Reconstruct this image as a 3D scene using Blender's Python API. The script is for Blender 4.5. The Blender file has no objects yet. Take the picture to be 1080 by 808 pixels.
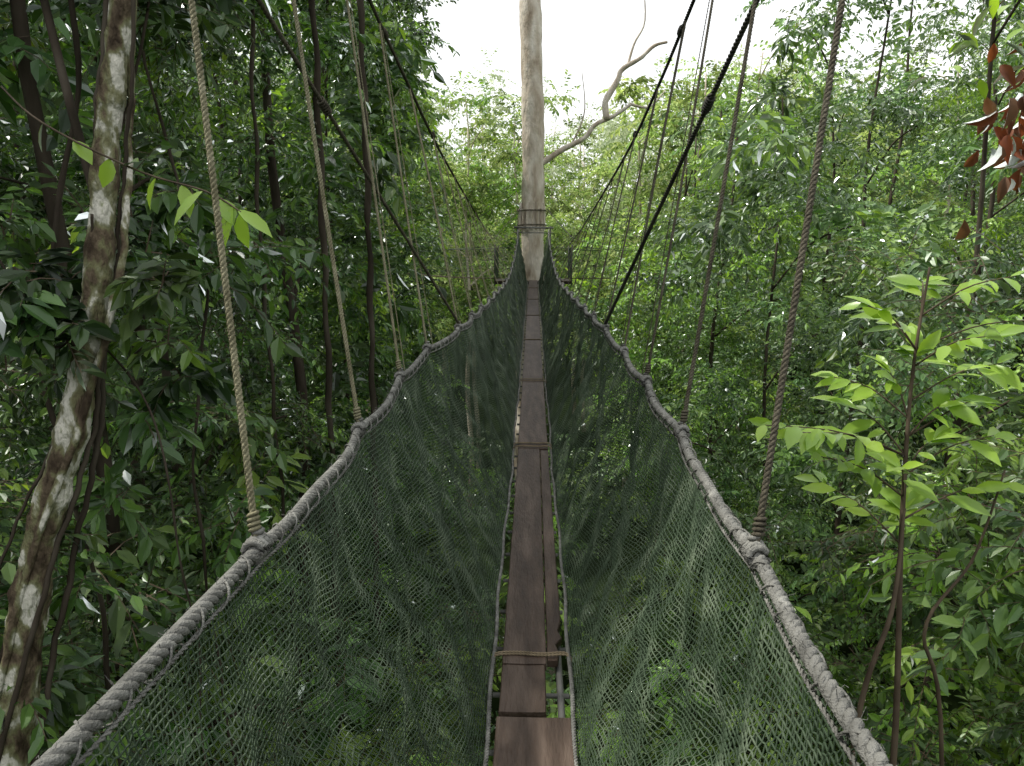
import bpy, math, random
import numpy as np
from mathutils import Vector, Euler
rng=np.random.default_rng(7); random.seed(7)
scn=bpy.context.scene
COL=scn.collection
def link(o,parent=None):
    COL.objects.link(o)
    if parent is not None: o.parent=parent
    return o
def empty(name,loc=(0,0,0)):
    e=bpy.data.objects.new(name,None); e.location=loc; e.empty_display_size=.3
    return link(e)
# ---------------------------------------------------------------- materials
def newmat(name):
    m=bpy.data.materials.new(name); m.use_nodes=True
    nt=m.node_tree; nt.nodes.clear()
    out=nt.nodes.new('ShaderNodeOutputMaterial')
    return m,nt,out
def ramp(nt,stops):
    r=nt.nodes.new('ShaderNodeValToRGB')
    el=r.color_ramp.elements
    while len(el)<len(stops): el.new(.5)
    for e,(p,c) in zip(el,stops):
        e.position=p; e.color=(c[0],c[1],c[2],1)
    return r
def leafmat(name,cols,rough=.4,trans=.3,tcol=None,vlo=.42,vhi=1.7,gloss=True):
    m,nt,out=newmat(name); N=nt.nodes; Lk=nt.links
    g=N.new('ShaderNodeNewGeometry'); at=N.new('ShaderNodeAttribute'); at.attribute_name='clump'
    n=len(cols)
    r=ramp(nt,[(i/(n-1),c) for i,c in enumerate(cols)])
    Lk.new(g.outputs['Random Per Island'],r.inputs[0])
    hs=N.new('ShaderNodeHueSaturation')
    mr=N.new('ShaderNodeMapRange'); mr.inputs['To Min'].default_value=vlo; mr.inputs['To Max'].default_value=vhi
    Lk.new(at.outputs['Fac'],mr.inputs['Value']); Lk.new(mr.outputs[0],hs.inputs['Value'])
    mr2=N.new('ShaderNodeMapRange'); mr2.inputs['To Min'].default_value=.48; mr2.inputs['To Max'].default_value=.512
    mul=N.new('ShaderNodeMath'); mul.operation='FRACT'
    mm=N.new('ShaderNodeMath'); mm.operation='MULTIPLY'; mm.inputs[1].default_value=17.3
    Lk.new(at.outputs['Fac'],mm.inputs[0]); Lk.new(mm.outputs[0],mul.inputs[0]); Lk.new(mul.outputs[0],mr2.inputs['Value'])
    Lk.new(mr2.outputs[0],hs.inputs['Hue'])
    Lk.new(r.outputs[0],hs.inputs['Color'])
    p=N.new('ShaderNodeBsdfDiffuse'); Lk.new(hs.outputs[0],p.inputs['Color'])
    t=N.new('ShaderNodeBsdfTranslucent')
    mc=N.new('ShaderNodeMixRGB'); mc.blend_type='MULTIPLY'; mc.inputs[0].default_value=1
    mc.inputs[2].default_value=(*(tcol or (1.8,1.85,.7)),1)
    Lk.new(hs.outputs[0],mc.inputs[1]); Lk.new(mc.outputs[0],t.inputs['Color'])
    mx=N.new('ShaderNodeMixShader'); mx.inputs[0].default_value=trans
    Lk.new(p.outputs[0],mx.inputs[1]); Lk.new(t.outputs[0],mx.inputs[2]); last=mx
    if gloss:
        gl=N.new('ShaderNodeBsdfGlossy'); gl.inputs['Roughness'].default_value=rough; gl.inputs['Color'].default_value=(.85,.9,.9,1)
        fr=N.new('ShaderNodeFresnel'); fr.inputs['IOR'].default_value=1.45
        m2=N.new('ShaderNodeMixShader'); Lk.new(fr.outputs[0],m2.inputs[0]); Lk.new(mx.outputs[0],m2.inputs[1]); Lk.new(gl.outputs[0],m2.inputs[2]); last=m2
    Lk.new(last.outputs[0],out.inputs[0])
    return m
def noisemat(name,stops,scale=5,stretch=(1,1,1),rough=.8,detail=6,bump=.3,bscale=None,dist=.0,spec=.3,bd=.02):
    m,nt,out=newmat(name); N=nt.nodes; Lk=nt.links
    tc=N.new('ShaderNodeTexCoord'); mp=N.new('ShaderNodeMapping'); mp.inputs['Scale'].default_value=stretch
    Lk.new(tc.outputs['Object'],mp.inputs[0])
    nz=N.new('ShaderNodeTexNoise'); nz.inputs['Scale'].default_value=scale; nz.inputs['Detail'].default_value=detail
    nz.inputs['Distortion'].default_value=dist
    Lk.new(mp.outputs[0],nz.inputs['Vector'])
    r=ramp(nt,stops); Lk.new(nz.outputs[0],r.inputs[0])
    p=N.new('ShaderNodeBsdfPrincipled'); p.inputs['Roughness'].default_value=rough
    p.inputs['Specular IOR Level'].default_value=spec
    Lk.new(r.outputs[0],p.inputs['Base Color'])
    if bump>0:
        n2=N.new('ShaderNodeTexNoise'); n2.inputs['Scale'].default_value=bscale or scale*4; n2.inputs['Detail'].default_value=4
        Lk.new(mp.outputs[0],n2.inputs['Vector'])
        b=N.new('ShaderNodeBump'); b.inputs['Strength'].default_value=bump; b.inputs['Distance'].default_value=bd
        Lk.new(n2.outputs[0],b.inputs['Height']); Lk.new(b.outputs[0],p.inputs['Normal'])
    Lk.new(p.outputs[0],out.inputs[0])
    return m
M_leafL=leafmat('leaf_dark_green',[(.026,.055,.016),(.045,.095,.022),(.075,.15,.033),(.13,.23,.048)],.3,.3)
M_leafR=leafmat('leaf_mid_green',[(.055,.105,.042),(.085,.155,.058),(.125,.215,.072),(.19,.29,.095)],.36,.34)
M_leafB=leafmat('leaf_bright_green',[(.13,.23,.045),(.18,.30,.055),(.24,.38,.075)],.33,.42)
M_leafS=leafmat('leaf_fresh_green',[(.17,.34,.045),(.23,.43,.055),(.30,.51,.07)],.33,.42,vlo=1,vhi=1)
M_leafF=leafmat('leaf_haze_tinted_distant',[(.13,.20,.075),(.22,.31,.11),(.33,.42,.17),(.43,.49,.24)],.6,.4,(1.3,1.35,.9),gloss=False)  # washed-out haze of the distant trees is mixed into these leaf colours
M_leafFF=leafmat('leaf_haze_painted_far',[(.33,.40,.25),(.43,.50,.33),(.54,.59,.43)],.7,.4,(1.15,1.2,1.),vlo=.75,vhi=1.2,gloss=False)  # stronger aerial haze painted into the leaf colours
M_dead=leafmat('leaf_dead',[(.12,.06,.03),(.20,.095,.04),(.36,.14,.04),(.09,.055,.03),(.26,.16,.08)],.6,.2,(1.4,1.2,.8),vlo=1,vhi=1)
M_twig=noisemat('twig_bark',[(.3,(.05,.035,.022)),(.7,(.10,.075,.05))],8,bump=0,detail=1)
M_bark=noisemat('bark_brown',[(.3,(.022,.018,.012)),(.5,(.05,.040,.030)),(.7,(.09,.078,.06))],4,(1,1,.3),.9,4,.6,spec=.15)
M_barkpale=noisemat('bark_pale',[(.28,(.22,.17,.12)),(.45,(.42,.36,.29)),(.6,(.56,.51,.44)),(.75,(.66,.62,.56))],2.6,(1,1,.4),.9,9,.9,9,.5,.2,.06)
M_barkmot=noisemat('bark_mottled',[(.33,(.04,.028,.018)),(.43,(.11,.085,.055)),(.49,(.15,.15,.075)),(.535,(.22,.22,.14)),(.57,(.50,.49,.42)),(.66,(.58,.56,.49)),(.72,(.17,.20,.085))],8.5,(1,1,.5),.9,10,1.0,30,.15,.2,.04)
M_soil=noisemat('forest_floor',[(.3,(.010,.014,.006)),(.6,(.022,.035,.012)),(.8,(.035,.055,.018))],.8,(1,1,1),1,3,0,spec=0)  # shade put into the ground colour: dark backing for gaps in the foliage
M_rim=noisemat('rope_grey',[(.3,(.10,.10,.092)),(.6,(.20,.20,.185)),(.8,(.36,.36,.33))],18,(1,1,1),.9,3,.6,200)
M_hang=noisemat('rope_olive',[(.3,(.13,.12,.07)),(.6,(.24,.225,.145)),(.8,(.34,.32,.23))],14,(1,1,1),.85,3,.5,200)
M_hangR=noisemat('rope_weathered',[(.3,(.05,.044,.03)),(.6,(.10,.09,.065)),(.8,(.17,.155,.125))],14,(1,1,1),.85,3,.5,200)
M_dark=noisemat('rope_black',[(.3,(.018,.018,.016)),(.7,(.055,.053,.045))],14,(1,1,1),.75,2,0)
M_lash=noisemat('rope_lashing',[(.3,(.13,.105,.065)),(.7,(.25,.20,.13))],20,(1,1,1),.85,2,0)
M_net=noisemat('net_twine',[(.3,(.022,.038,.020)),(.52,(.042,.068,.038)),(.70,(.11,.145,.095))],7,(1,1,1),.6,2,0,spec=.35)
M_plank=noisemat('plank_wood',[(.25,(.020,.012,.008)),(.5,(.050,.033,.023)),(.75,(.10,.072,.055))],3.2,(5,.8,5),.55,10,.4,20,.3,.3)
M_plank2=noisemat('plank_wood_pale',[(.25,(.028,.018,.012)),(.5,(.065,.044,.032)),(.75,(.12,.088,.068))],3.2,(5,.8,5),.55,10,.4,20,.3,.3)
M_metal=noisemat('ladder_metal',[(.3,(.07,.07,.065)),(.7,(.14,.14,.13))],6,(1,1,1),.6,2,0)
# ---------------------------------------------------------------- mesh builder
class MB:
    def __init__(s): s.V=[];s.F=[];s.M=[];s.n=0
    def add(s,V,F,m=0):
        V=np.asarray(V,float); s.V.append(V)
        for f in F: s.F.append(tuple(int(i)+s.n for i in f))
        s.M+= [m]*len(F); s.n+=len(V)
    def tube(s,path,rad,sides=6,m=0,rough=0):
        P=np.asarray(path,float); n=len(P)
        rad=np.broadcast_to(np.asarray(rad,float),(n,))
        T=np.gradient(P,axis=0); T/=np.linalg.norm(T,axis=1)[:,None]+1e-9
        a=np.array([1,0,0.]) if abs(T[0][0])<.8 else np.array([0,1.,0])
        V=[]
        for i in range(n):
            u=a-T[i]*np.dot(a,T[i]); u/=np.linalg.norm(u)+1e-9; a=u
            w=np.cross(T[i],u)
            for k in range(sides):
                th=2*math.pi*k/sides
                rr=rad[i]*(1+rough*rng.uniform(-1,1)) if rough else rad[i]
                V.append(P[i]+rr*(math.cos(th)*u+math.sin(th)*w))
        F=[(i*sides+k,i*sides+(k+1)%sides,(i+1)*sides+(k+1)%sides,(i+1)*sides+k) for i in range(n-1) for k in range(sides)]
        F.append(tuple(range(sides))[::-1]); F.append(tuple((n-1)*sides+k for k in range(sides)))
        s.add(V,F,m)
    def leaves(s,pos,d,nr,L,W,droop=.15,m=0,fold=.12):
        pos=np.asarray(pos,float);d=np.asarray(d,float);nr=np.asarray(nr,float)
        d=d/(np.linalg.norm(d,axis=1)[:,None]+1e-9)
        sd=np.cross(d,nr); sd/=np.linalg.norm(sd,axis=1)[:,None]+1e-9
        nr=np.cross(sd,d)
        tt=np.array([0,.12,.12,.12,.38,.38,.38,.68,.68,.68,.88,.88,.88,1.0]); ss=np.array([0,-.22,0,.22,-.5,0,.5,-.43,0,.43,-.17,0,.17,0])
        ff=np.array([0,.5,0,.5,1,0,1,1,0,1,.5,0,.5,0])*fold
        L=np.asarray(L)[:,None,None];W=np.asarray(W)[:,None,None]
        V=pos[:,None]+d[:,None]*tt[None,:,None]*L+sd[:,None]*ss[None,:,None]*W+nr[:,None]*((ff[None,:,None])*W*2-droop*(tt**2)[None,:,None]*L)
        F=[]
        for i in range(len(pos)):
            o=i*14
            F+=[(o,o+2,o+1),(o,o+3,o+2)]
            for q in(0,3,6): F+=[(o+1+q,o+2+q,o+5+q,o+4+q),(o+2+q,o+3+q,o+6+q,o+5+q)]
            F+=[(o+10,o+11,o+13),(o+11,o+12,o+13)]
        s.add(V.reshape(-1,3),F,m)
    def mesh(s,name,mats,smooth=True):
        me=bpy.data.meshes.new(name)
        me.from_pydata(np.concatenate(s.V).tolist(),[],s.F)
        for m in mats: me.materials.append(m)
        me.polygons.foreach_set('material_index',s.M)
        if smooth: me.polygons.foreach_set('use_smooth',[True]*len(s.F))
        me.update(); return me
    def obj(s,name,mats,parent=None,smooth=True,loc=None):
        if loc is not None:
            s.V=[v-np.asarray(loc,float) for v in s.V]
        o=bpy.data.objects.new(name,s.mesh(name,mats,smooth))
        if loc is not None: o.location=loc
        return link(o,parent)
def quadobj(name,V,Q,mat,parent,smooth=True,attr=None,mats=None,mi=None):
    me=bpy.data.meshes.new(name)
    V=np.asarray(V,np.float32).reshape(-1,3);Q=np.asarray(Q,np.int32).reshape(-1,4)
    me.vertices.add(len(V)); me.vertices.foreach_set('co',V.ravel())
    me.loops.add(Q.size); me.loops.foreach_set('vertex_index',Q.ravel())
    me.polygons.add(len(Q)); me.polygons.foreach_set('loop_start',np.arange(0,Q.size,4,dtype=np.int32))
    me.polygons.foreach_set('loop_total',np.full(len(Q),4,np.int32))
    me.polygons.foreach_set('use_smooth',np.full(len(Q),smooth))
    for m_ in (mats or [mat]): me.materials.append(m_)
    if mi is not None: me.polygons.foreach_set('material_index',np.asarray(mi,np.int32))
    me.update(calc_edges=True)
    if attr is not None:
        a=me.attributes.new('clump','FLOAT','POINT'); a.data.foreach_set('value',np.asarray(attr,np.float32))
    return link(bpy.data.objects.new(name,me),parent)
def resample(path,n):
    P=np.asarray(path,float); s=np.r_[0,np.cumsum(np.linalg.norm(np.diff(P,axis=0),axis=1))]
    t=np.linspace(0,s[-1],n); return np.stack([np.interp(t,s,P[:,k]) for k in range(3)],1),t
def smoothpath(path,n=60):
    P=np.asarray(path,float); k=len(P); t=np.linspace(0,k-1,n); out=[]
    for x in t:
        i=min(int(x),k-2); f=x-i
        p0=P[max(i-1,0)];p1=P[i];p2=P[i+1];p3=P[min(i+2,k-1)]
        out.append(.5*((2*p1)+(-p0+p2)*f+(2*p0-5*p1+4*p2-p3)*f*f+(-p0+3*p1-3*p2+p3)*f**3))
    return np.array(out)
class RopeSet:
    def __init__(s): s.V=[];s.Q=[];s.n=0
    def frames(s,P):
        T=np.gradient(P,axis=0); T/=np.linalg.norm(T,axis=1)[:,None]+1e-9
        ref=np.array([1,0,0.]) if abs(T[:,0]).mean()<.6 else np.array([0,0,1.])
        U=ref-T*(T@ref)[:,None]; U/=np.linalg.norm(U,axis=1)[:,None]
        return T,U,np.cross(T,U)
    def tubes(s,C,r,sides=5):
        T,U,W=s.frames(C); th=np.arange(sides)*2*np.pi/sides
        V=C[:,None]+r*(np.cos(th)[None,:,None]*U[:,None]+np.sin(th)[None,:,None]*W[:,None])
        n=len(C); i=np.arange(n-1)[:,None]*sides; k=np.arange(sides)[None]; k2=(k+1)%sides
        Q=np.stack([i+k,i+k2,i+sides+k2,i+sides+k],-1).reshape(-1,4)+s.n
        s.V.append(V.reshape(-1,3)); s.Q.append(Q); s.n+=n*sides
    def rope(s,path,r,pitch=.06,spt=8,strands=3,sides=5):
        Lg=np.linalg.norm(np.diff(np.asarray(path,float),axis=0),axis=1).sum()
        n=max(int(Lg/pitch*spt),6); P,t=resample(path,n)
        T,U,W=s.frames(P)
        for k in range(strands):
            a=2*np.pi*(t/pitch+k/strands)
            C=P+r*.52*(np.cos(a)[:,None]*U+np.sin(a)[:,None]*W)
            s.tubes(C,r*.56,sides)
    def fuzz(s,path,r,n,l=.02):
        P,t=resample(path,n); 
        for p in P:
            d=rng.normal(size=3);d/=np.linalg.norm(d); a=p+d*r*.8+rng.normal(size=3)*.003
            s.tubes(np.array([a,a+d*l*.5+rng.normal(size=3)*.004,a+d*l*rng.uniform(.5,1)+[0,0,-.006]]),.0006,3)
    def coil(s,p,axis,R,r,turns,length):
        axis=np.asarray(axis,float);axis/=np.linalg.norm(axis)
        ref=np.array([0,0,1.]) if abs(axis[2])<.8 else np.array([1.,0,0])
        u=np.cross(axis,ref);u/=np.linalg.norm(u);w=np.cross(axis,u)
        t=np.linspace(0,1,int(turns*10)); a=2*np.pi*turns*t
        rr=R*(1+.12*np.sin(np.pi*t))
        C=np.asarray(p)+axis*((t-.5)*length)[:,None]+rr[:,None]*(np.cos(a)[:,None]*u+np.sin(a)[:,None]*w)
        s.tubes(C,r,5)
    def obj(s,name,mat,parent): return quadobj(name,np.concatenate(s.V),np.concatenate(s.Q),mat,parent)
# ---------------------------------------------------------------- terrain
def H(x,y):
    x=np.asarray(x,float);y=np.asarray(y,float)
    l=np.clip((-x-4)/22,0,1)*28; r=np.clip((x-5)/42,0,1)*27
    f=np.clip((y-45)/70,0,1)*19
    h=-14+np.maximum(l,r)+f
    h=h+.8*np.sin(x*.31+1)*np.cos(y*.27)+.4*np.sin(x*.9)*np.sin(y*.8)
    return np.minimum(h,17)
g=np.r_[-400,-250,-150,-100,-70,np.arange(-50,50.1,1.6),70,100,150,250,400]
gy=np.r_[-400,-200,-100,-60,np.arange(-30,130.1,2),160,220,400,700]
X,Y=np.meshgrid(g,gy,indexing='ij'); Z=H(X,Y)
V=np.stack([X,Y,Z],-1).reshape(-1,3); nx,ny=X.shape
i=np.arange(nx-1)[:,None]*ny; j=np.arange(ny-1)[None]
Q=np.stack([i+j,i+ny+j,i+ny+j+1,i+j+1],-1).reshape(-1,4)
quadobj('forest_ground',V,Q,M_soil,None)
# ---------------------------------------------------------------- walkway
walk=empty('canopy_walkway')
yp=[-1.5,2,6,9,14,19,23]; zp=[0,0,.05,.2,.48,.75,.95]
def zpl(y): return np.interp(y,yp,zp)
ry=[-.6,.85,1.54,2.67,3.6,4.4,5.3,7.6,11.5,13.6,17,20,22.3]
rW=[.45,.465,.50,.57,.575,.56,.535,.50,.45,.44,.44,.44,.46]
rZ=[1.0,.99,1.0,1.0,1.04,1.09,1.15,1.18,1.25,1.35,1.68,2.1,2.5]
ly=[-.6,.85,1.54,2.67,4.17,5.3,7.6,11.5,13.6,17,20,22.3]
lW=[.70,.665,.62,.665,.68,.545,.50,.45,.44,.44,.44,.46]
lZ=[1.0,.98,1.0,1.0,1.09,1.15,1.18,1.25,1.35,1.68,2.1,2.5]
def sm(yv,ys,vs): return sum(np.interp(yv+o,ys,vs) for o in (-.25,-.12,0,.12,.25))/5
hb=[.35,1.54,2.67,3.6,4.4,5.3,6.2,7.1,8.1,9.1,10.1,11.2,12.3,13.4,14.5,15.6,16.7,17.8,18.9,20.0,21.1]
def rim(side,y):
    y=np.asarray(y,float)
    w=sm(y,ry,rW) if side>0 else sm(y,ly,lW); z=sm(y,ry,rZ) if side>0 else sm(y,ly,lZ)
    idx=np.interp(y,hb,np.arange(len(hb))); fr=idx-np.floor(idx)
    sag=4*fr*(1-fr)*np.interp(y,[1,2.5],[.4,1])
    return np.stack([side*(w-.012*sag),y,z-.028*sag],-1)
for side,nm in((-1,'net_panel_left'),(1,'net_panel_right')):
    ys=np.r_[np.arange(-.5,6,.0140),np.arange(6,22.3,.024)]
    nt_=76; t=np.linspace(0,1,nt_)
    R=rim(side,ys)
    B=np.stack([np.full_like(ys,side*.162),ys,zpl(ys)-.01],-1)
    tt=t[None,:,None]
    S=R[:,None]*(1-tt)+B[:,None]*tt
    yy=ys[:,None]; t2=t[None]
    bul=np.sin(np.pi*t2)*(.03+.03*np.sin(yy*2.1+side)+.02*np.sin(yy*5.3+t2*4))
    bul=bul+np.sin(np.pi*t2)*(.014*np.sin(yy*17+3*np.sin(t2*7))+.009*np.sin(yy*31+t2*22+2*np.sin(yy*3)))
    bul=bul+np.sin(np.pi*t2)*(.024*np.sin(yy*6+t2*13+np.sin(yy*2)))
    S[...,0]+=side*bul
    S[...,2]+=-np.sin(np.pi*t2)*(.03+.012*np.sin(yy*9+t2*9))
    S[...,1]+=.02*np.sin(t2*9+yy*1.3)+.012*np.sin(yy*7+t2*15)
    alt=(np.indices((len(ys),nt_)).sum(0)%2)-.5
    S[...,2]+=alt*.003; S[...,1]+=alt*.003
    S+=rng.normal(0,.0013,S.shape)
    Ty=np.gradient(S,axis=0);Ty/=np.linalg.norm(Ty,axis=2)[...,None]
    Tt=np.gradient(S,axis=1);Tt/=np.linalg.norm(Tt,axis=2)[...,None]
    Nn=np.cross(Ty,Tt);Nn/=np.linalg.norm(Nn,axis=2)[...,None]
    rr=np.where(ys<6,.0020,.0030)[:,None,None]
    VV=[];QQ=[];n0=0; n,m=S.shape[:2]
    for direction in(0,1):
        Bn=Tt if direction==0 else Ty
        r_=rr*(1.15 if direction==0 else .85)
        ring=[S+r_*(math.cos(a)*Nn+math.sin(a)*Bn) for a in(0.3,2.4,4.5)]
        A=np.stack(ring,2)
        VV.append(A.reshape(-1,3))
        idx=(np.arange(n*m*3).reshape(n,m,3))+n0
        if direction==0: a,b=idx[:-1],idx[1:]
        else: a,b=idx[:,:-1],idx[:,1:]
        a2=np.roll(a,-1,axis=2);b2=np.roll(b,-1,axis=2)
        QQ.append(np.stack([a,a2,b2,b],-1).reshape(-1,4)); n0+=n*m*3
    quadobj(nm,np.concatenate(VV),np.concatenate(QQ),M_net,walk)
# rims
rs=RopeSet()
for side in(-1,1):
    ys=np.linspace(-.6,22.3,700); P=rim(side,ys)
    P[:,0]+=.004*np.sin(ys*9+side); P[:,2]+=.004*np.sin(ys*7)
    k=ys<8.2; rs.rope(P[k],.0155,.07,9,3,6); rs.rope(P[~k],.018,.12,6,3,4)
    P2=P+np.array([-side*.012,0,-.028]); rs.rope(P2[ys<9],.005,.03,5,2,4)
    rs.fuzz(P[ys<4],.017,700,.018)
    n=900; yq=np.linspace(-.5,7.5,n); C=rim(side,yq); a=yq/.11*2*np.pi+1.5*np.sin(yq*4)
    C[:,0]+=.020*np.cos(a); C[:,2]+=-.009+.023*np.sin(a)
    rs.tubes(C,.003,4)
rs.obj('handrail_ropes',M_rim,walk)
kn=RopeSet()
for side in(-1,1):
    for y in hb:
        p=rim(side,y); ax=rim(side,y+.05)-rim(side,y-.05)
        if y<9:
            kn.coil(p,ax,.020,.008,4,.065); kn.coil(p+np.array([0,.01,.02]),(0,.2,1),.010,.006,3,.04)
        else: kn.coil(p,ax,.022,.010,3,.055)
kn.obj('rope_knots',M_rim,walk)
cyr=[-4,0,2.5,3.2,4.6,5.6,7.4,11.8,16,20,23.3]
def cab(side,y):
    x=np.interp(y,cyr,[1.3,1.15,1.04,1.0,.94,.9,.9,.92,.95,1.0,.4]); 
    if side<0: x=-(x+np.interp(y,[0,3,6],[.08,.08,0]))
    z=np.interp(y,cyr,[6.2,4.65,3.80,3.58,3.15,2.87,2.64,2.35,2.15,2.25,3.2])
    return np.array([x,y,z])
for side in(-1,1):
    cr=RopeSet()
    P=smoothpath([cab(side,y) for y in cyr],160); cr.rope(P,.012,.07,6,3,4)
    for y in(4.9,6.7): cr.coil(cab(side,y),(0,1,-.25),.016,.006,5,.08)
    if side>0: A=[(.53,5.3,1.17),(.855,3,2.63),(1.07,1.5,3.6),(1.6,-2.5,6.2)]
    else: A=[(-.545,5.3,1.17),(-1.07,3,2.63),(-1.42,1.5,3.6),(-2.3,-2.5,6.2)]
    cr.rope(smoothpath(A,60),.012 if side>0 else .0105,.06,8,3,5)
    kq=np.array(A[0])*.2+np.array(A[1])*.8; cr.coil(kq,np.array(A[1])-np.array(A[0]),.016,.006,6,.09)
    cr.obj('support_cables_left' if side<0 else 'support_cables_right',M_hangR if side<0 else M_dark,walk)
for side,nm,mt in((-1,'suspender_ropes_left',M_hang),(1,'suspender_ropes_right',M_hangR)):
    h=RopeSet()
    tops={1.54:2.33,2.67:3.15}
    for q,y in enumerate(hb):
        p=rim(side,y)+np.array([0,0,.01])
        ty=tops.get(y,y+.35+.12*math.sin(q*2.3))
        if y<1: ty=.9
        tp=cab(side,min(ty,22.5))
        mid=(p+tp)/2+np.array([.01*math.sin(q*3),.02*math.cos(q*5),-.0])
        r=.0082 if y<3.2 else .0070
        pa=smoothpath([p,mid,tp],24)
        h.rope(pa,r,.042 if y<6 else .06,7 if y<6 else 5,3,5 if y<6 else 3)
        if y<3: h.fuzz(pa,r,160,.014)
        if 3<y<9:
            p3=rim(side,y+.12); tp3=cab(side,ty+.06); h.rope(np.array([p3,tp3]),.0035,.03,5,2,3)
        if y<4:
            d=(tp-p)/np.linalg.norm(tp-p); h.coil(p+d*.05,d,.010,.005,4,.045)
    h.obj(nm,mt,walk)
br=RopeSet()
for side in(-1,1):
    ys=np.linspace(.2,22.6,400); P=np.stack([side*(.158+.006*np.sin(ys*2.1)+.004*np.sin(ys*8)),ys,zpl(ys)+.005+.008*np.sin(ys*3)],-1)
    br.rope(P[ys<9],.009,.045,7,3,5); br.rope(P[ys>=9],.010,.08,5,3,3)
br.obj('footway_ropes',M_rim,walk)
la=RopeSet()
for y in[.9,1.9,2.74,5.93,6.03,8.5,8.6,11.5,14.4,17.3,20.2]:
    z=zpl(y)
    for o in(0,.016):
        Pp=[(-.165,y+o,z),(-.14,y+o,z+.024),(-.05,y+o+.006,z+.026),(.05,y+o-.004,z+.026),(.14,y+o+.008,z+.024),(.168,y+o,z)]
        la.rope(smoothpath(Pp,24),.005,.03,6,2,4)
la.obj('plank_lashings',M_lash,walk)
def plank(name,x0,x1,y0,y1,th=.03,zo=0,mat=M_plank,rag=0):
    b=MB(); n=max(int((y1-y0)/.06),2); ys=np.linspace(y0,y1,n+1); Vv=[]
    for y in ys:
        z=zpl(y)+zo; j=rng.uniform(-.0014,.0014,2)
        a,c=x0+j[0],x1+j[1]
        if rag: c-=max(0,rag*(1-(y-y0)/.35))*(.5+.5*math.sin(y*60))
        cx=(a+c)/2; e=.004
        Vv+=[(a,y,z-th+.016),(a,y,z+.016-e),(a+e,y,z+.016),(cx,y,z+.0145),(c-e,y,z+.016),(c,y,z+.016-e),(c,y,z-th+.016)]
    F=[]
    for i in range(n):
        for k in range(7): F.append((i*7+k,(i+1)*7+k,(i+1)*7+(k+1)%7,i*7+(k+1)%7))
    F.append(tuple(range(7)));F.append(tuple(n*7+k for k in range(7))[::-1])
    b.add(Vv,F); return b.obj(name,[mat],walk,False)
plank('plank',-.124,.146,-.6,2.355,zo=-.002,mat=M_plank2)
plank('plank',-.118,.056,2.378,2.68,zo=.002,mat=M_plank)
plank('plank',-.118,.062,2.683,5.87,zo=.006,mat=M_plank)
plank('plank',.067,.132,2.72,5.85,zo=-.001,mat=M_plank,rag=.05)
plank('plank',-.122,.132,5.9,8.54,zo=.0,mat=M_plank2)
plank('plank',-.125,.128,8.58,11.48,mat=M_plank)
plank('plank',-.122,.13,11.54,14.37,mat=M_plank2)
plank('plank',-.126,.128,14.44,17.27,mat=M_plank)
plank('plank',-.122,.13,17.34,20.16,mat=M_plank2)
plank('plank',-.124,.13,20.24,22.9,mat=M_plank)
lad=MB()
for x in(-.105,.115):
    ys=np.linspace(-.6,22.8,50); lad.tube([(x,y,zpl(y)-.045) for y in ys],.014,6)
for y in np.arange(-.4,22.6,.33): lad.tube([(-.15,y,zpl(y)-.045),(.15,y,zpl(y)-.045)],.010,6)
lad.obj('ladder_frame',[M_metal],walk)
# ---------------------------------------------------------------- far platform
plat=empty('tree_platform',(0,23.6,.95))
def PL(b,name,mats,smooth=False): 
    return b.obj(name,mats,plat,smooth)
def box(b,c,s,m=0):
    x,y,z=c;a,d,e=s[0]/2,s[1]/2,s[2]/2
    Vv=[(x+i*a,y+j*d-23.6,z+k*e-.95) for i in(-1,1) for j in(-1,1) for k in(-1,1)]
    b.add(Vv,[(0,1,3,2),(4,6,7,5),(0,4,5,1),(2,3,7,6),(0,2,6,4),(1,5,7,3)],m)
def lcl(P): return np.asarray(P,float)-np.array([0,23.6,.95])
b=MB()
for k in range(16):
    x=-1.15+k*.153
    if abs(x)<.42: 
        box(b,(x,22.98,.93),(.14,.42,.035)); box(b,(x,24.6,.93),(.14,.7,.035))
    else: box(b,(x,23.85,.93),(.14,2.2,.035))
for y in(22.85,23.2,24.4): box(b,(0,y,.87),(2.4,.07,.07))
PL(b,'deck',[M_plank])
b=MB()
for x,y in((-.5,22.75),(.52,22.75),(-1.2,22.8),(1.2,22.8),(-1.2,24.9),(1.2,24.9)):
    b.tube(lcl([(x,y,.8),(x,y,1.8),(x+.01,y,2.62 if abs(x)<.6 else 2.05)]),.022,8)
b.tube(lcl([(-.6,22.73,2.58),(.62,22.73,2.56)]),.028,8)
b.tube(lcl([(-.6,22.73,2.42),(.62,22.73,2.41)]),.014,8)
PL(b,'posts',[M_metal],True)
pr=RopeSet()
for sx in(-1,1):
    for k in range(9):
        z=1.0+k*.12
        pr.rope(lcl([(sx*1.2,22.8,z),(sx*1.2,24.9,z)]),.004,.08,5,2,3)
        pr.rope(lcl([(sx*.52,22.76,z),(sx*.85,22.8,z-.04),(sx*1.2,22.8,z)]),.004,.08,5,2,3)
    for k in range(20):
        f=k/19; pr.rope(lcl([(sx*(.52+.68*f),22.77,.98),(sx*(.52+.68*f),22.79,1.98)]),.004,.08,5,2,3)
        pr.rope(lcl([(sx*1.2,22.8+2.1*f,.98),(sx*1.2,22.8+2.1*f,1.98)]),.004,.08,5,2,3)
pr.obj('platform_netting',M_net,plat)
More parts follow.
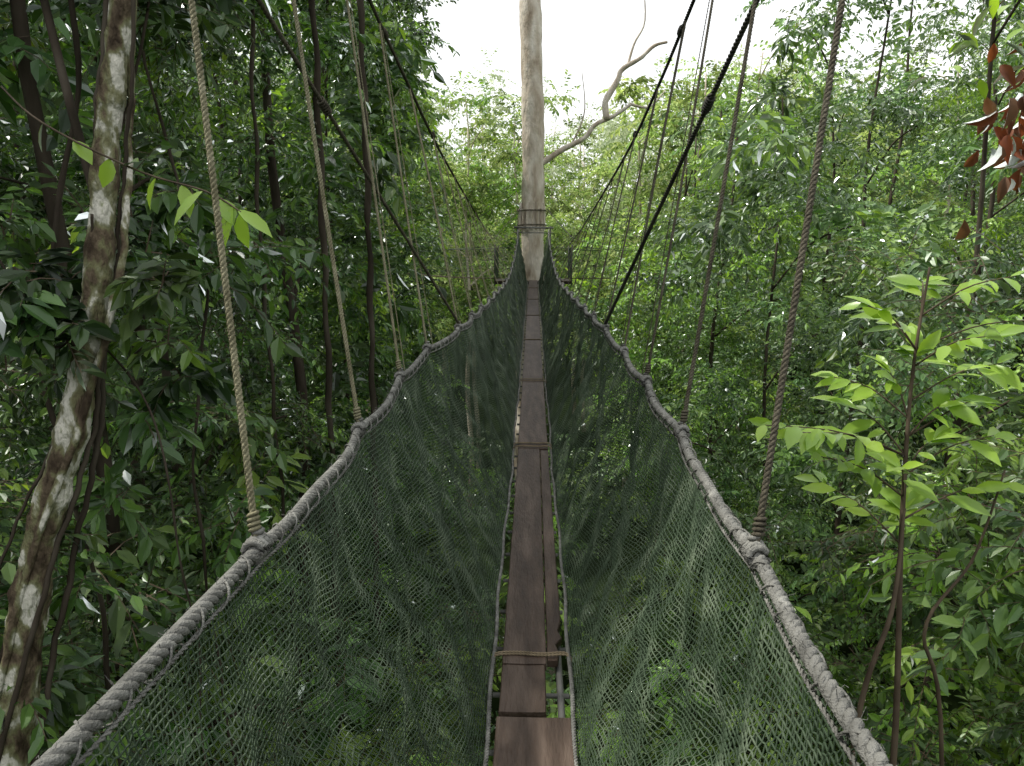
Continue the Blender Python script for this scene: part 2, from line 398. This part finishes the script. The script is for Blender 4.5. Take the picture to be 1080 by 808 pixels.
for sx in(-1,1):
    w2=empty('side_walkway',(0,0,0)); rr2=RopeSet(); bb=MB()
    A=np.array([sx*1.2,24.2,1.]);Bq=np.array([-10,38,1.6]) if sx<0 else np.array([9,39,1.4])
    tt=np.linspace(0,1,50); ctr=A+(Bq-A)*tt[:,None]; ctr[:,2]-=.5*4*tt*(1-tt)*.5
    dd=(Bq-A)[:2];dd/=np.linalg.norm(dd); nrm=np.array([-dd[1],dd[0],0])
    for s2 in(-1,1):
        up=ctr+nrm*s2*.5+np.array([0,0,1.0]); lo=ctr+nrm*s2*.14
        rr2.rope(up,.016,.12,5,3,3)
        for k in range(1,10): rr2.tubes(resample(up*(1-k/10)+lo*(k/10),50)[0],.0032,3)
        upr,_=resample(up,200); lor,_=resample(lo,200)
        for k in range(200): rr2.tubes(np.array([upr[k],(upr[k]+lor[k])/2,lor[k]]),.003,3)
        cb=ctr+nrm*s2*.8+np.array([0,0,1.])+np.array([0,0,1])*(0.6+5*(tt-.5)**2)[:,None]
        rr2.tubes(cb,.012,4)
        for k in range(2,50,3): rr2.tubes(np.array([up[k],(up[k]+cb[k])/2,cb[k]]),.007,3)
    rr2.obj('netting_and_ropes',M_net,w2)
    for k in range(49):
        a_=ctr[k];b_=ctr[k+1]; q=nrm*.13; z_=np.array([0,0,.03]); g_=(b_-a_)*.02
        bb.add([a_-q+g_,a_+q+g_,b_+q-g_,b_-q-g_,a_-q+g_-z_,a_+q+g_-z_,b_+q-g_-z_,b_-q-g_-z_],[(0,1,2,3),(4,7,6,5),(0,4,5,1),(2,6,7,3),(1,5,6,2),(0,3,7,4)])
    bb.obj('boards',[M_plank2],w2,False)
# ---------------------------------------------------------------- foliage
def proto(ns,nl,L,W,R,droop,seed,down=.12):
    r=np.random.default_rng(seed); P=[];D=[];Nn=[];LL=[];WW=[];tw=[]
    for s in range(ns):
        d=r.normal(size=3); d[2]=d[2]*.55+.1; d/=np.linalg.norm(d)
        ln=R*r.uniform(.55,1.1); st=r.normal(size=3)*R*.15
        ts=np.linspace(0,1,4); path=st+d*(ts*ln)[:,None]; path[:,2]-=droop*ln*ts**2
        tw.append(path)
        for k in range(nl):
            f=.1+.9*(k+r.uniform(0,.8))/nl; p=np.array([np.interp(f,ts,path[:,c]) for c in range(3)])
            tg=d-np.array([0,0,2*droop*f]); tg/=np.linalg.norm(tg)
            sd=np.cross(tg,[0,0,1]);sd/=np.linalg.norm(sd)+1e-6
            sg=1 if k%2 else -1
            dr=tg*r.uniform(.2,.9)+sd*sg*r.uniform(.4,1.)+np.array([0,0,-down-r.uniform(0,.4)])+r.normal(size=3)*.2
            nn=np.array([0,0,1.])+r.normal(size=3)*.5
            P.append(p);D.append(dr);Nn.append(nn);q=r.uniform(.55,1.25);LL.append(L*q);WW.append(W*q*r.uniform(.85,1.15))
    return [np.array(a) for a in(P,D,Nn,LL,WW)]+[np.array(tw)]
med=[proto(12,12,.14,.066,.7,.25,1),proto(10,13,.17,.068,.8,.35,2),proto(14,13,.11,.058,.65,.2,3)]
big=[proto(8,9,.22,.105,.7,.3,4),proto(8,9,.27,.105,.8,.4,5)]
small=[proto(16,15,.09,.046,.7,.2,6),proto(14,16,.10,.044,.75,.35,7)]
tT=np.array([0,.32,.68,1,.68,.32]); tS=np.array([0,-.5,-.42,0,.42,.5]); tF=np.array([0,1,1,0,1,1.])*.16
class Foliage:
    def __init__(s): s.acc=[];s.tw=[]
    def add(s,pr,loc,sc,twig=False,lsc=None):
        P,D,N_,L,W,tw=pr; rz=rng.uniform(0,6.283)
        e=np.array(Euler((rng.uniform(-.35,.35),rng.uniform(-.35,.35),rz)).to_matrix())
        ls=sc if lsc is None else lsc
        s.acc.append((P@e.T*sc+loc,D@e.T,N_@e.T,L*ls,W*ls,np.full(len(P),rng.uniform())))
        if twig: s.tw.append(tw@e.T*sc+loc)
    def obj(s,name,mat,parent,droop=.16):
        if not s.acc: return
        P,D,Nr,L,W,A=[np.concatenate(a) for a in zip(*s.acc)]
        D=D/np.linalg.norm(D,axis=1)[:,None]; S_=np.cross(D,Nr);S_/=np.linalg.norm(S_,axis=1)[:,None]+1e-9;Nr=np.cross(S_,D)
        L=L[:,None,None];W=W[:,None,None]
        V=P[:,None]+D[:,None]*tT[None,:,None]*L+S_[:,None]*tS[None,:,None]*W+Nr[:,None]*(tF[None,:,None]*W-droop*(tT**2)[None,:,None]*L)
        o=np.arange(len(P))[:,None]*6
        Q=np.stack([o+np.array([0,3,2,1]),o+np.array([0,5,4,3])],1).reshape(-1,4)
        V=V.reshape(-1,3); at=np.repeat(A,6); mi=np.zeros(len(Q),int)
        if s.tw:
            T=np.concatenate(s.tw)
            off=np.array([[1,0,0],[-.5,.6,.6],[-.5,-.6,-.6]])
            rad=np.array([.007,.006,.004,.002])
            TV=T[:,:,None,:]+off[None,None]*rad[None,:,None,None]
            n=len(T); base=np.arange(n*12).reshape(n,4,3)+len(V)
            a=base[:,:-1];b_=base[:,1:]
            q=np.stack([a,np.roll(a,-1,2),np.roll(b_,-1,2),b_],-1).reshape(-1,4)
            V=np.concatenate([V,TV.reshape(-1,3)]);Q=np.concatenate([Q,q]);mi=np.r_[mi,np.ones(len(q),int)];at=np.r_[at,np.zeros(n*12)]
        if parent is not None: V=V-np.array(parent.location)
        return quadobj(name,V,Q,None,parent,False,at,[mat,M_twig],mi)
def pick(l): return l[int(rng.integers(len(l)))]
def blocked(p):
    x,y,z=p
    return (abs(x)<2.6 and y<26 and z>-3.2) or (x*x+y*y+(z-1.65)**2<2.9**2) or (abs(x)<3.3 and 22<y<26 and z>-1) or (y<5.4 and -3.7<x<0 and z>-3.5)
def tree(name,x,y,top,R,r0,n,pl,mat,sc,zlo=None,bark=M_bark,lean=.6,lsc=None):
    z0=float(H(x,y))-.5; b=MB()
    lx,ly_=rng.uniform(-lean,lean,2)
    if abs(x)<5: lx=abs(lx)*np.sign(x)
    ax=lambda z:np.array([x+lx*((z-z0)/(top-z0))**1.5+.12*math.sin(z*.7+x),y+ly_*((z-z0)/(top-z0))+.1*math.cos(z*.6+y),z])
    zs=np.linspace(z0,top-.5,22); b.tube([ax(z) for z in zs],r0*np.linspace(1.25,.25,22),8,0)
    zl=zlo if zlo is not None else z0+3
    nl=max(n//6,3); lobes=[]
    for q in range(nl):
        z=zl+(top-zl)*((q+rng.uniform(0,1))/nl); f=(z-zl)/(top-zl); rad=R*(.6+.4*math.sin(math.pi*min(max(f,.05),.95)))
        a=rng.uniform(0,6.283); c=ax(min(z,top-.6)); lobes.append(c+np.array([math.cos(a)*rad*.75,math.sin(a)*rad*.75,0]))
    fo=Foliage(); near=math.hypot(x,y)<12
    for k in range(n):
        p=lobes[k%nl]+rng.normal(size=3)*np.array([.75,.75,.5])*sc*.75
        if blocked(p): continue
        s_=sc*rng.uniform(.75,1.25)
        fo.add(pick(pl),p,s_,near,None if lsc is None else lsc)
    for q,c in enumerate(lobes):
        if blocked(c) or q%2: continue
        s=ax(max(c[2]-1.2,z0)); b.tube(smoothpath([s,(s+c)/2+np.array([0,0,.3]),c],7),np.linspace(r0*.35,.015,7),5,0)
    o=b.obj(name,[bark],None,True,loc=(x,y,z0))
    fo.obj('crown',mat,o); return o
i_=0
for x,y,n in[(-4.1,6.4,80),(-4.6,9,80),(-3.9,12,80),(-4.1,15.5,80),(-4.1,19,75),(-6.2,4.6,60),(-7.2,7.6,60),(-6.6,11.5,60),(-6.8,16,50),(-9,10,45),(-5.5,22.5,60),(-8,20,40),(-10.5,15,40),(-4.6,25.5,50)]:
    i_+=1
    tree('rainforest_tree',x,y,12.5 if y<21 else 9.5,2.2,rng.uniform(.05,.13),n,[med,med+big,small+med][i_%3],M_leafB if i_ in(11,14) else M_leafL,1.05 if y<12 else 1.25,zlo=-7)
for q,(x,y,top) in enumerate([(5.6,7.6,9),(7,12,9.5),(5.2,15,5.2),(8,18,9),(5,21,5.6),(10,14,11),(12,20,12),(7,26,7.2),(11,27,10.5),(16,24,14),(15,32,14.5),(9,34,9),(20,34,17),(6,30,7),(13,40,12),(4.9,26.5,5.6),(24,42,18),(9.5,9,11),(13,11,14),(14,17,15)]):
    sc=1.05 if y<13 else (1.35 if y<22 else 1.8)
    tree('rainforest_tree',x,y,top,2.5 if y<20 else 3.3,rng.uniform(.06,.12),70 if y<28 else 55,[small+med,med,med+big][q%3],M_leafB if q in(1,4,7,9,12,15) else M_leafR,sc,zlo=max(-8,float(H(x,y))+1),lsc=sc*.85)
for k in range(26):
    x=-16+k*1.45+rng.uniform(-1,1); y=rng.uniform(36,60); top=6+rng.uniform(0,5)+(3 if x<-3 else 0)+(1.5 if x>9 else 0)
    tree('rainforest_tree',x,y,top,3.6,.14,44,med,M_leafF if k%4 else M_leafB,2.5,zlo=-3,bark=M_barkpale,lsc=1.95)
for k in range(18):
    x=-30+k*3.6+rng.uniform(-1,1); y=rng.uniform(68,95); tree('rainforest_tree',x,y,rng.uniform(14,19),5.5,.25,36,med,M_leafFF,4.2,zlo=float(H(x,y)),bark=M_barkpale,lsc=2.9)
cur=empty('jungle_foliage')
f1,f2,f3,f4,f5=Foliage(),Foliage(),Foliage(),Foliage(),Foliage()
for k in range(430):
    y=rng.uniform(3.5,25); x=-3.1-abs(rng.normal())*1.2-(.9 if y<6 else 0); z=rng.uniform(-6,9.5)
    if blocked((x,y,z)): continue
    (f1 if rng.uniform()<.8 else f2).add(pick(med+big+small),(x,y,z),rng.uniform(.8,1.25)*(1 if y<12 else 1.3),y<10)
for k in range(330):
    y=rng.uniform(1,34); x=-rng.uniform(8.5,15); z=rng.uniform(-7,13); f1.add(pick(med),(x,y,z),rng.uniform(1.9,2.6),False,1.7)
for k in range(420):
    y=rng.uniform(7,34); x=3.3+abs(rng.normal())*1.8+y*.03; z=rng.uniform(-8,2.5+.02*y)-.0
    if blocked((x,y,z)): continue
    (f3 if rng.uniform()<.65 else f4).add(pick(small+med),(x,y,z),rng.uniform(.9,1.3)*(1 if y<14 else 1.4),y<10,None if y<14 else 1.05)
for k in range(400):
    y=rng.uniform(2,46); x=rng.uniform(11,27); z=rng.uniform(-7,1)+(x-8)*rng.uniform(.1,.75)
    (f3 if rng.uniform()<.75 else f4).add(pick(med),(x,y,z),rng.uniform(1.8,2.7),False,1.6)
for k in range(240):
    y=rng.uniform(60,82); x=rng.uniform(-28,28); z=rng.uniform(-4,12)+abs(x)*.1; f5.add(pick(med),(x,y,z),rng.uniform(3,4.4),False,2.7)  # haze fill: far foliage in the haze-paled leaf colour
f1.obj('dark_foliage',M_leafL,cur);f2.obj('light_foliage',M_leafB,cur);f3.obj('slope_foliage',M_leafR,cur);f4.obj('sunlit_tint_foliage',M_leafB,cur);f5.obj('hill_foliage',M_leafFF,cur)  # sunlit look on the right slope is painted: a brighter leaf colour
ug=empty('jungle_undergrowth'); g1,g2=Foliage(),Foliage()
for k in range(400):
    x=rng.uniform(-9,15);y=rng.uniform(-1,34); z=max(float(H(x,y)),-9)+rng.uniform(.3,3)
    if z>-3.0 and abs(x)<4: z=-3.5
    (g1 if rng.uniform()<.6 else g2).add(pick(med),(x,y,z),rng.uniform(1.1,1.8))
for k in range(230):
    p=(rng.uniform(-4,5),rng.uniform(-.5,13),rng.uniform(-6.5,-3.4)); (g1 if rng.uniform()<.35 else g2).add(pick(med+big),p,rng.uniform(.8,1.2),True)
g1.obj('ferny_undergrowth',M_leafR,ug);g2.obj('brightened_undergrowth',M_leafB,ug)  # brighter leaf colour stands in for light blocked by the dense foliage
us=empty('understory_shrubs'); g1,g2=Foliage(),Foliage()
for k in range(150):
    y=rng.uniform(2.6,9); x=rng.uniform(3.0,5.6)+y*.12; z=rng.uniform(-5,-.1)-.15*(5-min(x,5))
    if blocked((x,y,z)): continue
    (g1 if rng.uniform()<.5 else g2).add(pick(big+med),(x,y,z),rng.uniform(.7,1.1),True)
for k in range(70):
    p=(rng.uniform(-5,-3.0),rng.uniform(3,8),rng.uniform(-5,0)); 
    if not blocked(p): g1.add(pick(med+big),p,rng.uniform(.7,1.),True)
g1.obj('shrub_leaves',M_leafR,us);g2.obj('bright_shrub_leaves',M_leafB,us)  # some of the shrub clumps take the brighter leaf green
# ---------------------------------------------------------------- left mottled tree with vines
b=MB()
OB=np.array([-4.4,2.9,-14.])
C=smoothpath([(-4.4,2.9,-14),(-3.8,3.3,-7),(-3.32,3.6,-3),(-3.08,3.76,-1.22),(-2.94,3.95,-.13),(-2.72,4.09,.68),(-2.58,4.23,1.5),(-2.53,4.38,2.31),(-2.45,4.52,3.13),(-2.35,4.9,5),(-2.6,5.3,9)],190)
rad=np.interp(C[:,2],[-14,-3,-1,0,1,3,9],[.28,.13,.11,.095,.08,.07,.05])*(1+.08*np.sin(np.arange(190)*.55)+.05*np.sin(np.arange(190)*1.5))
b.tube(C,rad,20,0,rough=.08)
for e,(ph,tw,off,rv,mm_) in enumerate([(0,1.3,.03,.016,1),(2.2,-.9,.07,.012,1),(1,.5,.12,.018,1),(3.3,-.6,.16,.010,1),(5,.8,.05,.022,0)]):
    zc=C[:,2]; a=ph+tw*zc; rr=rad+off*(.6+.5*np.sin(zc*1.7+ph))
    V_=C+np.stack([rr*np.cos(a),rr*np.sin(a),0*a],-1); b.tube(V_,rv,7,mm_,rough=.12)
b.tube(smoothpath([(-2.56,4.3,1.9),(-2.9,4.6,2.8),(-3.3,5,4),(-3.4,5.2,5)],14),np.linspace(.03,.02,14),8,1)
mt=b.obj('mottled_tree',[M_barkmot,M_bark],None,True,loc=tuple(OB))
fo=Foliage()
for k in range(34):
    z=rng.uniform(-2,4.2); j_=int(np.argmin(abs(C[:,2]-z))); p=C[j_]+rng.normal(size=3)*[.35,.3,.2]+np.array([-.15,.25,0]); fo.add(pick(big),p,rng.uniform(.3,.5),True,rng.uniform(.5,.85))
for k in range(50):
    p=np.array([-3,5,rng.uniform(4.2,9)])+rng.normal(size=3)*[1,1,.4]
    if not blocked(p): fo.add(pick(med+big),p,1,True)
fo.obj('climbing_leaves',M_leafL,mt)
for pts,r in[([(-3.2,5.2,6),(-3.1,5.1,3),(-3.5,5,1),(-3.2,4.9,-1),(-3.3,5,-5)],.018),([(-3.0,6.5,7),(-3.3,6.4,3.5),(-3.0,6.6,1.5),(-3.1,6.3,-.5),(-2.9,6.5,-5)],.014),([(-2.9,8.2,7),(-3.0,8,2),(-2.85,8.2,-5)],.022),([(-2.8,9.6,8),(-2.7,9.4,3),(-2.8,9.5,-6)],.04),([(-3.0,4.1,1.6),(-2.5,4.4,.9),(-2.3,4.3,.2),(-2.25,4.4,-.9),(-2.3,4.5,-3)],.007),([(-3.6,4.3,2.5),(-3.0,4.3,1.2),(-2.75,4.3,1.3),(-2.55,4.2,1.9)],.008),([(-2.75,12,8),(-2.7,12,2),(-2.8,12,-6)],.05)]:
    b=MB(); P=smoothpath(pts,60); P[:,0]+=.02*np.sin(P[:,2]*5); b.tube(P,r*(1+.15*np.sin(np.arange(60))),7,0); b.obj('hanging_liana',[M_bark])
# ---------------------------------------------------------------- right sapling
b=MB(); stem=smoothpath([(1.75,3.5,-6),(1.93,3.55,-2.5),(1.99,3.6,-1.1),(2.02,3.8,.16),(2.07,3.94,.99),(2.16,4.04,1.6)],40)
b.tube(stem,np.linspace(.026,.006,40),8,0)
b.tube(smoothpath([(1.7,3.4,-3),(1.72,3.5,-.9),(1.93,3.65,-.2),(2.02,3.8,.3)],24),np.linspace(.018,.010,24),7,0)
b.tube(smoothpath([(2.6,3.8,-3.5),(2.35,3.8,-1),(2.2,3.8,-.4),(2.45,3.85,.0),(2.6,3.9,.5)],24),np.linspace(.015,.005,24),7,0)
ends=[(2.46,1.56),(2.2,1.52),(1.78,1.40),(1.99,1.34),(2.3,1.27),(2.62,1.34),(1.67,1.0),(1.94,1.05),(2.3,.9),(1.2,.80),(1.38,.76),(1.52,.62),(1.88,.6),(2.17,.68),(2.45,.72),(2.09,.28),(1.75,.3),(2.7,.95),(2.55,.45),(2.1,1.15),(1.8,.82),(2.5,1.1)]
P=[];D=[];Nn=[];LL=[];WW=[]
for x,z in ends:
    y=4+rng.uniform(-.4,.35); e=np.array([x,y,z]); j_=int(np.argmin(abs(stem[:,2]-(z-.22)))); s=stem[j_]
    pth=smoothpath([s,(s+e)/2+np.array([0,0,.05]),e],10); b.tube(pth,np.linspace(.006,.0025,10),5,0)
    outd=(e-s)/np.linalg.norm(e-s)
    for k in range(10):
        f=.35+.65*k/9; p=s+(e-s)*f; p[2]=np.interp(f,np.linspace(0,1,10),pth[:,2])
        a=rng.uniform(-1.2,1.2) if k>6 else (1 if k%2 else -1)*rng.uniform(.5,1.3)
        sd=np.cross(outd,[0,0,1.]);sd/=np.linalg.norm(sd)+1e-6
        P.append(p);D.append(outd*math.cos(a)+sd*math.sin(a)+np.array([0,0,rng.uniform(-.6,.15)]));Nn.append(np.array([0,-.55,1.])+rng.normal(size=3)*.4)
        l=rng.uniform(.11,.23);LL.append(l);WW.append(l*.38)
b.leaves(P,D,Nn,LL,WW,.22,1,.07)
b.obj('sapling',[M_twig,M_leafS],None,True,loc=(1.75,3.5,-6))
b=MB(); br_=smoothpath([(3.6,3.6,3.2),(2.9,3.4,2.95),(2.3,3.2,2.75),(2.0,3.1,2.5),(1.97,3.05,2.25)],20); b.tube(br_,np.linspace(.02,.005,20),6,0)
P=[];D=[];Nn=[];LL=[];WW=[]
for k in range(60):
    P.append(np.array([1.96,3.1,2.24])+rng.normal(size=3)*[.07,.07,.15]);D.append([rng.normal()*.5,rng.normal()*.4,-1]);Nn.append([rng.normal(),-1,rng.normal()*.5]);l=rng.uniform(.05,.12);LL.append(l);WW.append(l*.42)
b.leaves(P,D,Nn,LL,WW,.6,1,.4)
P=[];D=[];Nn=[];LL=[];WW=[]
for k in range(60):
    P.append(br_[int(rng.integers(3,18))]+rng.normal(size=3)*[.14,.12,.08]+np.array([-.06,0,.06]));D.append([rng.normal(),rng.normal(),-.5]);Nn.append(np.array([0,0,1])+rng.normal(size=3)*.3);l=rng.uniform(.08,.15);LL.append(l);WW.append(l*.42)
b.leaves(P,D,Nn,LL,WW,.2,2,.1)
b.obj('overhanging_branch',[M_twig,M_dead,M_leafS],None,True,loc=(3.6,3.6,3.2))
b=MB(); vn=smoothpath([(-3.0,4.2,2.6),(-2.2,3.3,2.25),(-1.6,2.95,2.0),(-1.25,2.8,1.9),(-1.1,2.75,1.82)],24); b.tube(vn,np.linspace(.006,.003,24),5,0)
P=[vn[-1],vn[-2],vn[-3],vn[-5],vn[-7],vn[-9],vn[-11],vn[-13],vn[-14],vn[-16],vn[-18]]
D=[(.1,-.1,-1),(.6,-.2,-.35),(-.3,-.2,-1),(.4,-.3,-.6),(-.5,-.2,-.5),(.3,-.3,-.8),(-.4,0,-.9),(.4,-.4,.1),(-.2,-.2,-1),(.5,-.2,-.5),(-.3,0,-.9)]
Nn=[(rng.normal()*.5,-.6,1) for _ in D]
b.leaves(P,D,Nn,list(rng.uniform(.12,.18,11)),list(rng.uniform(.055,.075,11)),.15,1,.08)
b.obj('climbing_vine',[M_twig,M_leafS],None,True,loc=(-3,4.2,2.6))
# ---------------------------------------------------------------- emergent tree holding the platform
b=MB(); zs=np.linspace(-15,30,160)
C=np.stack([-.06+.05*np.sin(zs*.4),24+.0*zs,zs],-1); C[:,0]+=np.where(zs>6,(zs-6)*-.012,0)
rad=np.interp(zs,[-15,-10,0,3,8,30],[1.0,.6,.41,.36,.34,.25])*(1+.03*np.sin(zs*2.3)+.02*np.sin(zs*5.1))
b.tube(C,rad,28,0,rough=.05)
b.tube(smoothpath([(.2,24,4.6),(.9,24,5.05),(1.6,23.95,5.4),(1.95,23.9,5.8),(2.5,23.9,6.05),(3.05,23.8,6.4)],26),np.linspace(.10,.05,26),9,0,rough=.12)
b.tube(smoothpath([(2.3,23.9,5.95),(2.25,23.9,6.5),(2.6,23.9,7.1),(2.75,23.9,7.45),(3.3,23.8,7.75),(3.7,23.8,8.1),(4.1,23.8,8.2)],26),np.linspace(.11,.04,26),9,0,rough=.14)
b.tube(smoothpath([(2.9,23.9,7.5),(3.1,23.9,8.2),(3.4,23.9,8.8),(3.35,23.9,9.8)],14),np.linspace(.045,.015,14),6,0)
b.tube(smoothpath([(1.2,24,5.2),(1.6,24,6.2),(1.5,24,7.4)],12),np.linspace(.03,.01,12),6,0)
b.tube(smoothpath([(3.0,23.8,6.4),(3.6,23.8,6.3),(4.1,23.8,6.8)],10),np.linspace(.05,.02,10),6,0)
tr=b.obj('emergent_tree',[M_barkpale],None,True,loc=(0,24,-15))
fo=Foliage()
for k in range(40): fo.add(pick(med),(rng.normal()*3.5,24+rng.normal()*3.5,rng.uniform(21,31)),2.2,False,1.5)
fo.obj('crown',M_leafR,tr)
b=MB()
for q in range(16):
    a=q/16*2*math.pi
    x,y=-.05+.40*math.cos(a),24+.40*math.sin(a); b.tube([(x,y,2.55),(x,y,3.3+.1*math.sin(q*3))],.045,5)
b.obj('trunk_battens',[M_barkpale],walk,False)
cw=RopeSet()
for z in(2.7,3.15): cw.coil((-.05,24,z),(0,0,1),.45,.012,2,.05)
cw.obj('cable_collar',M_hangR,walk)
# ---------------------------------------------------------------- light
el,az=math.radians(56),math.radians(-80)
w=bpy.data.worlds.new('World'); scn.world=w; w.use_nodes=True; nt=w.node_tree
bg=nt.nodes['Background']; sky=nt.nodes.new('ShaderNodeTexSky'); sky.sky_type='NISHITA'; sky.sun_disc=False
sky.sun_elevation=el; sky.sun_rotation=az; sky.dust_density=4; sky.air_density=1.2; sky.ozone_density=1
tc=nt.nodes.new('ShaderNodeTexCoord'); nz=nt.nodes.new('ShaderNodeTexNoise'); nz.inputs['Scale'].default_value=2.5; nz.inputs['Detail'].default_value=5
nt.links.new(tc.outputs['Generated'],nz.inputs['Vector'])
rp=ramp(nt,[(.3,(.78,.78,.78)),(.6,(1,1,1))]); nt.links.new(nz.outputs[0],rp.inputs[0])
mx=nt.nodes.new('ShaderNodeMixRGB'); mx.inputs[2].default_value=(9.6,9.7,9.7,1)
nt.links.new(rp.outputs[0],mx.inputs[0]); nt.links.new(sky.outputs[0],mx.inputs[1]); nt.links.new(mx.outputs[0],bg.inputs[0]); bg.inputs[1].default_value=.15
sl=bpy.data.lights.new('Sun','SUN'); sl.energy=5; sl.angle=math.radians(2.5); sl.color=(1,.95,.85)
so=bpy.data.objects.new('sun',sl); v=Vector((math.sin(az)*math.cos(el),math.cos(az)*math.cos(el),math.sin(el)))
so.rotation_euler=v.to_track_quat('Z','Y').to_euler(); so.location=(10,20,30); link(so)
cam=bpy.data.cameras.new('Camera'); cam.lens=25.33; cam.sensor_width=36; cam.clip_end=2000; cam.clip_start=.02
co=bpy.data.objects.new('camera',cam); co.location=(0,0,1.65); co.rotation_euler=(math.radians(90-9.85),0,math.radians(1.66)); link(co)
scn.camera=co
scn.view_settings.view_transform='Standard'; scn.view_settings.look='None'; scn.view_settings.exposure=0
